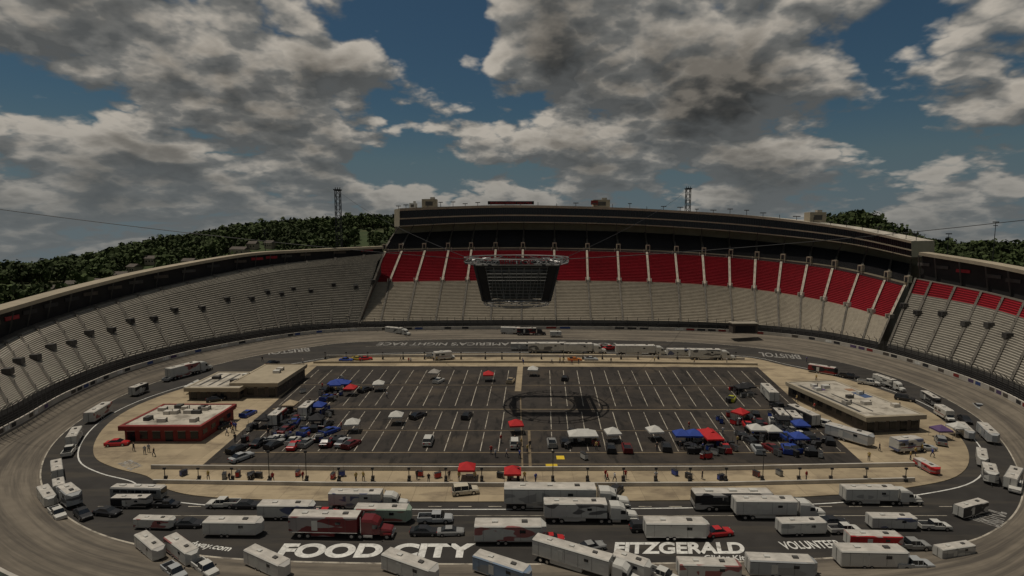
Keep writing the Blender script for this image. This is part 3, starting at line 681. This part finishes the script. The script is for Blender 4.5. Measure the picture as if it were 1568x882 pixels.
NM={'race':'race_car','car':'parked_car','suv':'parked_suv','semi':'semi_truck_hauler','semis':'semi_truck_hauler','trt':'pickup_with_trailer','tr':'enclosed_trailer','trs':'enclosed_trailer','bus':'motorcoach','rv':'motorhome','tent':'canopy_tent','tentl':'canopy_tent','cart':'tool_cart','pick':'pickup_truck'}
WHT=(.5,.49,.45);GRY=(.24,.24,.23);BLK=(.02,.02,.022);RED=(.42,.02,.022);BLU=(.025,.055,.26);SIL=(.33,.34,.34);TAN_=(.4,.32,.21);DRD=(.12,.012,.014);LBL=(.2,.26,.34);GRN=(.27,.34,.27)
def V(kind,x,y,deg=0,col=WHT,z=.03,s=1,sz=None): return put(MS[kind],NM[kind],G(x,y),math.radians(deg),z,col,s,sz)
def V2(kind,a,b,col=WHT,z=.03,s=1,sz=None):
    A=G(*a);B=G(*b); return put(MS[kind],NM[kind],(A+B)/2,math.atan2(B.y-A.y,B.x-A.x),z,col,s,sz)
# near rows
for k,x,y,d,c,s in [('semi',872,776,-1,WHT,.93),('semis',925,797,-1,WHT,.82),('bus',1120,778,0,BLK,.86),('semis',1212,792,-1,WHT,.8),('semis',1366,770,-1,WHT,.72),('bus',213,762,-3,GRY,.6),('trt',222,776,0,BLK,.6),
  ('pick',342,776,180,WHT,.78),('car',378,777,0,BLK,.8),('tr',438,792,-1,WHT,.8),('semis',583,777,-1,WHT,.72),('tr',585,798,-2,GRN,.8),('pick',667,799,2,SIL,.8),('semis',548,820,-2,DRD,.86),('tr',357,818,-1,WHT,.78),('tr',237,808,-3,WHT,.55),('car',290,806,0,BLK,.8),
  ('car',500,790,0,RED,.8),('tr',778,828,0,WHT,.95),('tr',1032,822,-1,WHT,.86),('car',1100,819,10,RED,.8),('pick',1012,808,0,BLK,.75),('trt',1250,816,2,WHT,.7),('trt',1388,809,-2,WHT,.68),('tr',1335,838,-3,RED,.7),('pick',1395,840,0,GRY,.75),('tr',1330,866,-2,WHT,.85),('pick',1398,870,0,SIL,.75),('tr',1460,852,12,WHT,.55),
  ('car',868,846,0,BLK,.8),('car',905,842,20,GRY,.8),('tr',1082,884,-3,WHT,.74),('tr',1192,880,-4,SIL,.8),('car',165,788,-10,BLK,.8),('car',650,818,0,BLK,.8),('car',1275,803,0,BLK,.8),('suv',985,812,4,BLK,.75),('car',845,828,0,RED,.7),('car',690,818,4,GRY,.75)]: V(k,x,y,d,c,.03,s,s*.86 if k in('semi','semis','bus') else s*.92)
for k,a,b,c,s in [('tr',(210,830),(252,866),WHT,.62),('tr',(258,838),(300,870),WHT,.66),('pick',(300,866),(330,888),WHT,.72),('pick',(255,872),(280,892),SIL,.7),('tr',(380,860),(440,888),WHT,.7),('tr',(592,870),(664,896),WHT,.76),('tr',(730,872),(806,898),LBL,.74),('semi',(850,862),(955,894),WHT,.68),('trs',(945,872),(985,886),WHT,.72),('pick',(1000,882),(1025,892),WHT,.72),
  ('semis',(270,580),(330,564),WHT,.85),('trs',(200,609),(225,599),BLK,.8),('pick',(252,586),(270,578),SIL,.85),('tr',(133,652),(168,630),WHT,.85),('tr',(104,695),(124,660),WHT,.7),('pick',(103,700),(110,690),WHT,.8),('tr',(90,745),(86,712),WHT,.62),('trs',(92,760),(90,748),WHT,.6),('tr',(63,755),(82,783),WHT,.6),('pick',(83,785),(94,797),WHT,.7),('trs',(97,762),(118,780),SIL,.8),('car',(120,785),(135,798),BLK,.8),('car',(410,560),(425,556),BLK,.9),
  ('trt',(1232,568),(1318,582),BLK,.8),('semis',(1340,586),(1398,606),WHT,.6),('tr',(1405,605),(1445,630),BLK,.7),('rv',(1432,632),(1462,650),WHT,.75),('tr',(1465,655),(1490,680),SIL,.65),('tr',(1495,655),(1530,690),SIL,.75),('tr',(1500,690),(1506,728),WHT,.6),('trs',(1512,726),(1518,745),WHT,.75),('tr',(1538,765),(1562,722),GRY,.7),('tr',(1462,795),(1508,782),BLK,.6),('pick',(1557,735),(1552,765),WHT,.8),('car',(1490,620),(1510,635),SIL,.9),('car',(1470,640),(1485,652),BLK,.9),('car',(1360,590),(1380,598),BLK,.9)]: V2(k,a,b,c,.03,s)
# far row
for k,x,y,d,c in [('semi',850,540,0,WHT),('semis',905,541,1,WHT),('semi',985,544,-1,WHT),('tr',1040,546,-1,WHT),('semis',1100,551,-3,WHT),('pick',934,536,180,RED),('suv',920,535,0,DRD),('rv',680,551,20,WHT),('pick',665,549,0,SIL),('car',560,552,20,RED),('car',548,552,-10,(.4,.3,.05)),('car',530,554,0,BLU),
   ('race',880,553,10,(.5,.15,.02)),('race',905,552,0,SIL),('trt',812,536,0,WHT)]: V(k,x,y,d,c,.03 if y<545 or d==-3 else .15,.88,.85)
for k,x,y,d,c in [('semis',615,515,-25,WHT),('semis',795,514,-8,WHT),('semis',820,515,0,BLK),('trs',850,517,0,WHT)]: V(k,x,y,d,c,.5,.7)
# infield lot
LT=[('tent',790,664,0,RED),('tentl',1087,681,0,RED),('tent',1043,680,0,BLU),('tent',1062,680,0,BLU),('tentl',892,680,90,WHT),('tent',938,677,0,WHT),('tent',1002,674,0,WHT),('tent',1157,671,0,WHT),('tent',1182,673,0,WHT),('tent',1222,684,0,BLU),('tent',1225,664,0,BLU),('tent',1133,645,30,RED),
 ('tent',540,662,0,WHT),('tent',607,650,0,WHT),('tent',488,634,0,BLU),('tent',515,600,0,BLU),('tent',537,606,0,RED),('tent',580,599,0,WHT),('tent',748,584,0,RED),('tent',816,576,0,WHT),('tent',445,632,0,TAN_),('tentl',520,598,90,BLU),('tent',1145,603,0,BLK),('tent',485,655,0,BLK),('tent',1210,643,0,BLK),('tent',405,655,0,BLK),('tent',430,645,0,BLK),('tent',1135,605,0,BLK),('tent',1198,655,0,BLK),('tent',665,581,0,(.3,.28,.25))]
for t in LT: V(t[0],t[1],t[2],t[3]+random.uniform(-8,8),t[4],.165,.88)
for k,x,y,d,c in [('tent',715,733,0,RED),('tent',785,739,0,RED)]: V(k,x,y,d,c,.145,.85)
for k,x,y,d,c in [('suv',656,680,90,WHT),('suv',788,684,90,WHT),('car',370,705,60,SIL),('car',418,680,0,GRY),('car',398,682,80,BLK),('race',440,660,70,BLK),('race',468,665,80,BLU),('race',470,682,80,GRY),('car',500,682,90,BLK),('car',525,682,80,SIL),('race',505,664,60,BLU),('race',455,645,80,DRD),
 ('tr',1178,611,80,WHT),('race',1120,614,60,(.4,.4,.03)),('race',1110,690,80,RED),('race',1135,670,70,BLK),('race',1160,692,80,SIL),('race',1240,694,80,BLK),('race',1205,692,70,BLU),('race',1145,655,80,RED),('race',1190,657,80,BLK),('race',1060,690,90,BLK),('race',1020,688,80,BLK),('race',960,690,85,DRD),('race',935,690,85,BLK),('race',865,680,90,BLK),('race',845,682,90,GRY),
 ('race',865,582,80,BLK),('race',782,586,80,TAN_),('race',672,586,70,WHT),('race',560,600,60,BLK),('race',500,600,80,BLK),('race',500,612,80,BLU),('race',1130,602,80,BLK),('trs',1195,650,80,BLK),('trs',1215,654,80,BLK),('suv',1237,675,80,BLK),('race',640,640,60,BLK),('race',715,640,80,BLK),('trt',1215,640,100,BLK),('trs',470,638,90,BLK),('trs',425,650,90,BLK)]: V(k,x,y,d,c,.165,.9)
for k,x,y,d,c in [('suv',712,757,12,(.5,.45,.35)),('car',942,757,60,BLK),('suv',1240,612,100,WHT),('tr',1298,676,-55,SIL),('rv',1390,692,10,WHT),('car',180,683,10,RED),('suv',1265,655,-50,WHT),('pick',1235,598,100,SIL),('car',1415,690,0,SIL),('suv',1440,680,60,GRY),('car',1400,680,50,BLK),('pick',1330,590,-30,WHT),('suv',1385,614,-40,BLK),('car',330,615,30,BLK),('car',345,655,60,BLK),('tent',1465,668,0,WHT),('tent',1440,672,0,(.1,.06,.14)),('tentl',300,600,0,WHT)]: V(k,x,y,d,c,.145,.85)
V2('trs',(1405,713),(1432,728),RED,.145,.7,.45)
for _ in range(95):
    x,y=random.choice([(450,655),(480,640),(510,605),(1130,650),(1200,670),(1090,690),(1060,690),(900,690),(1190,655),(400,665),(1150,605),(1240,690)])
    V('cart',x+random.gauss(0,22),y+random.gauss(0,9),random.uniform(0,360),random.choice([RED,BLK,BLK,GRY,BLU,WHT,BLK,BLK]),.165,.85)
for _ in range(18): V('cart',random.uniform(260,1380),732+random.uniform(-4,4),random.uniform(0,360),random.choice([RED,BLK,GRY,BLU]),.145,.7)
for _ in range(46): V(random.choice(['race','race','cart','race','car']),random.choice([random.gauss(455,42),random.gauss(1190,45)]),random.uniform(636,692),random.choice([80,90,100,70]),random.choice([BLK,BLK,BLK,GRY,BLU,BLK,RED,WHT,DRD]),.165,.88)
# ---------------------------------------------------------------- people
def person_mesh(pose=0):
    me=bpy.data.meshes.new('body')
    a=.12 if pose==0 else .28
    J=[(0,0,.95,.15),(0,0,1.2,.14),(0,0,1.42,.15),(0,0,1.53,.06),(0,.02,1.66,.105),
       (.1,0,.86,.1),(.11,a,.48,.07),(.11,a*.7,.08,.05),(.11,a*.7+.15,.04,.045),
       (-.1,0,.86,.1),(-.11,-a*.6,.48,.07),(-.11,-a,.08,.05),(-.11,-a+.15,.04,.045),
       (.2,0,1.42,.065),(.25,-.03,1.15,.045),(.24,.12,.93,.035),(.23,.18,.85,.035),
       (-.2,0,1.42,.065),(-.25,.03,1.15,.045),(-.24,.2 if pose else .1,.95,.035),(-.23,.28 if pose else .14,.88,.035)]
    E=[(0,1),(1,2),(2,3),(3,4),(0,5),(5,6),(6,7),(7,8),(0,9),(9,10),(10,11),(11,12),(2,13),(13,14),(14,15),(15,16),(2,17),(17,18),(18,19),(19,20)]
    me.from_pydata([j[:3] for j in J],E,[]); o=bpy.data.objects.new('b',me); sc.collection.objects.link(o)
    m=o.modifiers.new('s','SKIN')
    for v,j in zip(me.skin_vertices[0].data,J): v.radius=(j[3],j[3])
    me.skin_vertices[0].data[0].use_root=True
    s=o.modifiers.new('u','SUBSURF'); s.levels=1; s.render_levels=1
    bpy.context.view_layer.update(); r=bpy.data.meshes.new_from_object(o.evaluated_get(bpy.context.evaluated_depsgraph_get())); bpy.data.objects.remove(o)
    r.materials.clear()
    for k in('shirt','pants','skin','hair'): r.materials.append(M[k])
    for p in r.polygons:
        c=p.center; z=c.z
        p.material_index = 1 if (z<.92 and abs(c.x)<.19) else (2 if (abs(c.x)>.19 and z<1.15) or z>1.5 else 0)
        if z>1.7 or (z>1.6 and c.y<.0): p.material_index=3
        p.use_smooth=True
    return r
PMs=[person_mesh(0),person_mesh(1)]
for _ in range(110):
    c=random.choice([(450,660,40,14),(1150,670,60,14),(1200,650,40,10),(560,738,250,2),(900,738,250,2),(940,690,60,4),(500,610,40,8),(360,660,8,8),(1240,610,20,10),(1400,695,30,8),(790,690,20,8),(700,555,150,2),(1000,555,120,2)])
    put(random.choice(PMs),'person',G(random.gauss(c[0],c[2]),random.gauss(c[1],c[3])),random.uniform(0,6.28),.16,random.choice([(.5,.5,.5),(.3,.02,.02),(.03,.03,.03),(.05,.08,.3),(.05,.05,.05),(.4,.3,.1)]))
for x,y in[(205,692),(222,697),(228,694),(236,700)]: put(random.choice(PMs),'person',G(x,y),random.uniform(0,6),.14,random.choice([(.3,.3,.3),(.03,.03,.03),(.05,.08,.3)]))
# ---------------------------------------------------------------- infield buildings
def building(name,px,py,w,d,h,roof,fascia,wall,rot=0,stripes=None,items=6,seed=1):
    rd=random.Random(seed); p=G(px,py,.14); mb=MB(); 
    mb.box((0,d/2,h/2),(w,d,h),wall,ktop=roof)
    mb.box((0,-.45,h-.35),(w+1.2,.9,.9),fascia); mb.box((0,d+.2,h-.2),(w+1.2,.4,.7),fascia)
    for s_ in(-1,1): mb.box((s_*(w/2+.3),d/2,h-.35),(.6,d-.02,.9),fascia)
    n=int(w/2.4)
    for i in range(n):
        x=-w/2+(i+.5)*w/n; mb.box((x,-.03,h*.4),(w/n*.6,.08,h*.45 if i%3 else h*.75),'glass'); mb.box((x,-.06,h*.4+h*.25),(w/n*.66,.1,.08),'light')
    for i in range(int(d/3)):
        for s_ in(-1,1): mb.box((s_*(w/2+.02),1.5+i*3,h*.5),(.06,1.5,1),'glass')
    for i in range(items):
        x=rd.uniform(-w*.4,w*.4);y=rd.uniform(d*.15,d*.85); mb.box((x,y,h+.35),(rd.uniform(.8,1.8),rd.uniform(.8,1.5),.7),rd.choice(['light','fence','wall'])); mb.tube((x+1,y,h),(x+1,y,h+.9),.1,'fence',6)
    if stripes:
        for i,(k,x0,x1,y0,y1) in enumerate(stripes): mb.quad((x0*w,y0*d,h+.012+.004*i),(x1*w,y0*d+.4,h+.012+.004*i),(x1*w,y1*d,h+.012+.004*i),(x0*w,y1*d,h+.012+.004*i),k)
    o=mb.obj(name); o.location=(p.x,p.y,.14); o.rotation_euler=(0,0,rot); return o
building('infield_media_building',250,676,14.5,12.5,3.2,'roofm','redwall','redwall',0,None,12,3)
building('infield_care_center',392,608,10.5,18,3.6,'roofd','roofd','bwall',0,None,2,5)
building('infield_garage_building',328,612,12,14,3.0,'roofm','beige','bwall',0,[('fence',-.4,-.34,.1,.9),('fence',-.2,-.15,.1,.9),('fence',0,.05,.1,.9),('fence',.2,.25,.1,.9)],3,6)
building('infield_office_building',1366,661,12,25,3.4,'roofm','beige','bwall',.12,[('blue',.25,.45,.45,.62),('orange',.28,.45,.66,.74),('purple',-.3,-.1,.7,.8),('fence',-.45,-.38,.1,.9),('fence',-.2,-.16,.1,.6)],9,8)
# hillside buildings
for px,R,w in HOUSES:
    az=math.atan((px-784)/F); x,y=math.sin(az)*R,math.cos(az)*R; z=terr(az,R); mb=MB()
    mb.box((0,0,2),(w,7,5.5),'beige'); mb.add([(-w/2-.5,-4,4.7),(w/2+.5,-4,4.7),(w/2+.5,4,4.7),(-w/2-.5,4,4.7),(-w/2-.5,0,7),(w/2+.5,0,7)],[(0,1,5,4),(2,3,4,5),(0,4,3),(1,2,5)],'bwall')
    for q in(-.3,0,.3): mb.box((q*w,-3.52,2.4),(1.2,.06,1.3),'glass')
    o=mb.obj('hillside_house'); o.location=(x,y,z); o.rotation_euler=(0,0,random.uniform(-.4,.4))
for px,py,R in [(1525,340,420),(1453,358,420),(405,352,400)]:
    p=AT(px,py,R); mb=MB(); mb.tube((0,0,-5),(0,0,p.z),.35,'dark',5,.15); mb.box((0,0,p.z),(3.5,.4,.6),'fence'); mb.box((0,0,p.z-2),(2.5,.3,.4),'fence'); o=mb.obj('light_mast'); o.location=(p.x,p.y,0)
# ---------------------------------------------------------------- sun & sky
SD=Vector((-.26,.10,.96)).normalized()
sl=bpy.data.lights.new('sun','SUN'); sl.energy=2.35; sl.angle=math.radians(.5); sl.color=(1,.91,.78); so=bpy.data.objects.new('sun',sl); sc.collection.objects.link(so)
so.rotation_euler=(-SD).to_track_quat('-Z','Y').to_euler()
w=bpy.data.worlds.new('World'); sc.world=w; w.use_nodes=True; nt=w.node_tree; L=nt.links; nt.nodes.clear()
grp=bpy.data.node_groups.new('cloud_density','ShaderNodeTree')
grp.interface.new_socket('Dir',in_out='INPUT',socket_type='NodeSocketVector'); grp.interface.new_socket('Density',in_out='OUTPUT',socket_type='NodeSocketFloat')
gl=grp.links; gi=nd(grp,'NodeGroupInput'); go=nd(grp,'NodeGroupOutput')
def gm(op,a,b=None,c=None):
    n=nd(grp,'ShaderNodeMath',operation=op)
    for i,v in enumerate((a,b,c)):
        if v is None: continue
        if isinstance(v,(int,float)): n.inputs[i].default_value=v
        else: gl.new(v,n.inputs[i])
    return n.outputs[0]
sx=nd(grp,'ShaderNodeSeparateXYZ'); gl.new(gi.outputs[0],sx.inputs[0])
den=gm('ADD',gm('MAXIMUM',sx.outputs[2],-.08),.36)
cb=nd(grp,'ShaderNodeCombineXYZ'); gl.new(gm('DIVIDE',sx.outputs[0],den),cb.inputs[0]); gl.new(gm('DIVIDE',sx.outputs[1],den),cb.inputs[1]); gl.new(gm('DIVIDE',gm('MULTIPLY',sx.outputs[2],1.1),den),cb.inputs[2])
n1=nd(grp,'ShaderNodeTexNoise'); n1.inputs['Scale'].default_value=2.5; n1.inputs['Detail'].default_value=7; n1.inputs['Roughness'].default_value=.5; gl.new(cb.outputs[0],n1.inputs['Vector'])
n2=nd(grp,'ShaderNodeTexNoise'); n2.inputs['Scale'].default_value=6.5; n2.inputs['Detail'].default_value=4; n2.inputs['Roughness'].default_value=.5; gl.new(cb.outputs[0],n2.inputs['Vector'])
bil=gm('MULTIPLY',gm('SUBTRACT',gm('ABSOLUTE',gm('SUBTRACT',n2.outputs[0],.5)),.07),.6)
cur=gm('ADD',gm('ADD',n1.outputs[0],bil),.02)
for (px,py,rad,amt) in [(665,50,.13,-.2),(750,30,.1,-.14),(640,190,.1,-.08),(1340,160,.14,-.15),(25,110,.12,-.14),(820,205,.08,-.07),(1500,220,.14,-.05),(250,60,.25,.12),(1010,70,.24,.15),(540,140,.12,.09),(150,230,.3,.07),(1150,210,.13,.08),(1400,290,.2,.07),(860,90,.08,.08)]:
    d=ray(px,py).normalized(); vd=nd(grp,'ShaderNodeVectorMath',operation='DISTANCE'); gl.new(gi.outputs[0],vd.inputs[0]); vd.inputs[1].default_value=d
    mr=nd(grp,'ShaderNodeMapRange',interpolation_type='SMOOTHSTEP'); mr.inputs['From Min'].default_value=0; mr.inputs['From Max'].default_value=rad*1.5; mr.inputs['To Min'].default_value=amt; mr.inputs['To Max'].default_value=0
    gl.new(vd.outputs['Value'],mr.inputs['Value']); cur=gm('ADD',cur,mr.outputs[0])
gl.new(cur,go.inputs[0])
tc=nd(nt,'ShaderNodeTexCoord'); sky=nd(nt,'ShaderNodeTexSky',sky_type='NISHITA'); sky.sun_disc=False; sky.sun_elevation=math.asin(SD.z); sky.sun_rotation=math.atan2(SD.x,SD.y); sky.air_density=1.2; sky.dust_density=.4
ss=nd(nt,'ShaderNodeSeparateXYZ'); L.new(tc.outputs['Generated'],ss.inputs[0]); mz=nd(nt,'ShaderNodeMath',operation='MAXIMUM'); L.new(ss.outputs[2],mz.inputs[0]); mz.inputs[1].default_value=.12
cc=nd(nt,'ShaderNodeCombineXYZ'); L.new(ss.outputs[0],cc.inputs[0]); L.new(ss.outputs[1],cc.inputs[1]); L.new(mz.outputs[0],cc.inputs[2]); L.new(cc.outputs[0],sky.inputs[0])
sm=nd(nt,'ShaderNodeMix',data_type='RGBA',blend_type='MULTIPLY'); sm.inputs[0].default_value=1; L.new(sky.outputs[0],sm.inputs[6]); sm.inputs[7].default_value=(.27,.38,.42,1)
ga=nd(nt,'ShaderNodeGroup'); ga.node_tree=grp; L.new(tc.outputs['Generated'],ga.inputs[0])
of=nd(nt,'ShaderNodeVectorMath',operation='ADD'); L.new(tc.outputs['Generated'],of.inputs[0]); of.inputs[1].default_value=(-.014,0,.03)
gb=nd(nt,'ShaderNodeGroup'); gb.node_tree=grp; L.new(of.outputs[0],gb.inputs[0])
mask=nd(nt,'ShaderNodeMapRange',interpolation_type='SMOOTHSTEP'); mask.inputs['From Min'].default_value=.45; mask.inputs['From Max'].default_value=.54; L.new(ga.outputs[0],mask.inputs['Value'])
df=nd(nt,'ShaderNodeMath',operation='SUBTRACT'); L.new(ga.outputs[0],df.inputs[0]); L.new(gb.outputs[0],df.inputs[1])
rel=nd(nt,'ShaderNodeMapRange'); rel.inputs['From Min'].default_value=-.08; rel.inputs['From Max'].default_value=.1; L.new(df.outputs[0],rel.inputs['Value'])
cr=nd(nt,'ShaderNodeValToRGB'); L.new(rel.outputs[0],cr.inputs[0]); e=cr.color_ramp.elements; e[0].color=(.08,.084,.084,1); e[1].color=(.4,.365,.315,1); x=e.new(.45); x.color=(.145,.145,.138,1)
thk=nd(nt,'ShaderNodeMapRange',interpolation_type='SMOOTHSTEP'); thk.inputs['From Min'].default_value=.54; thk.inputs['From Max'].default_value=.8; thk.inputs['To Min'].default_value=1.15; thk.inputs['To Max'].default_value=.4; L.new(ga.outputs[0],thk.inputs['Value'])
mm=nd(nt,'ShaderNodeMix',data_type='RGBA',blend_type='MULTIPLY'); mm.inputs[0].default_value=1; L.new(cr.outputs[0],mm.inputs[6]); L.new(thk.outputs[0],mm.inputs[7])
hz=nd(nt,'ShaderNodeMapRange',interpolation_type='SMOOTHSTEP'); hz.inputs['From Min'].default_value=-.06; hz.inputs['From Max'].default_value=.22; hz.inputs['To Min'].default_value=.75; hz.inputs['To Max'].default_value=0; L.new(ss.outputs[2],hz.inputs['Value'])
b1=nd(nt,'ShaderNodeBackground'); b1.inputs[1].default_value=.05; L.new(sm.outputs[2],b1.inputs[0])
b2=nd(nt,'ShaderNodeBackground'); b2.inputs[1].default_value=.95; L.new(mm.outputs[2],b2.inputs[0])
b3=nd(nt,'ShaderNodeBackground'); b3.inputs[1].default_value=1; b3.inputs[0].default_value=(.125,.14,.145,1)
ms=nd(nt,'ShaderNodeMixShader'); L.new(mask.outputs[0],ms.inputs[0]); L.new(b1.outputs[0],ms.inputs[1]); L.new(b2.outputs[0],ms.inputs[2])
mh=nd(nt,'ShaderNodeMixShader'); L.new(hz.outputs[0],mh.inputs[0]); L.new(ms.outputs[0],mh.inputs[1]); L.new(b3.outputs[0],mh.inputs[2])
wo=nd(nt,'ShaderNodeOutputWorld'); L.new(mh.outputs[0],wo.inputs[0])
w.cycles.sampling_method='MANUAL'; w.cycles.sample_map_resolution=256
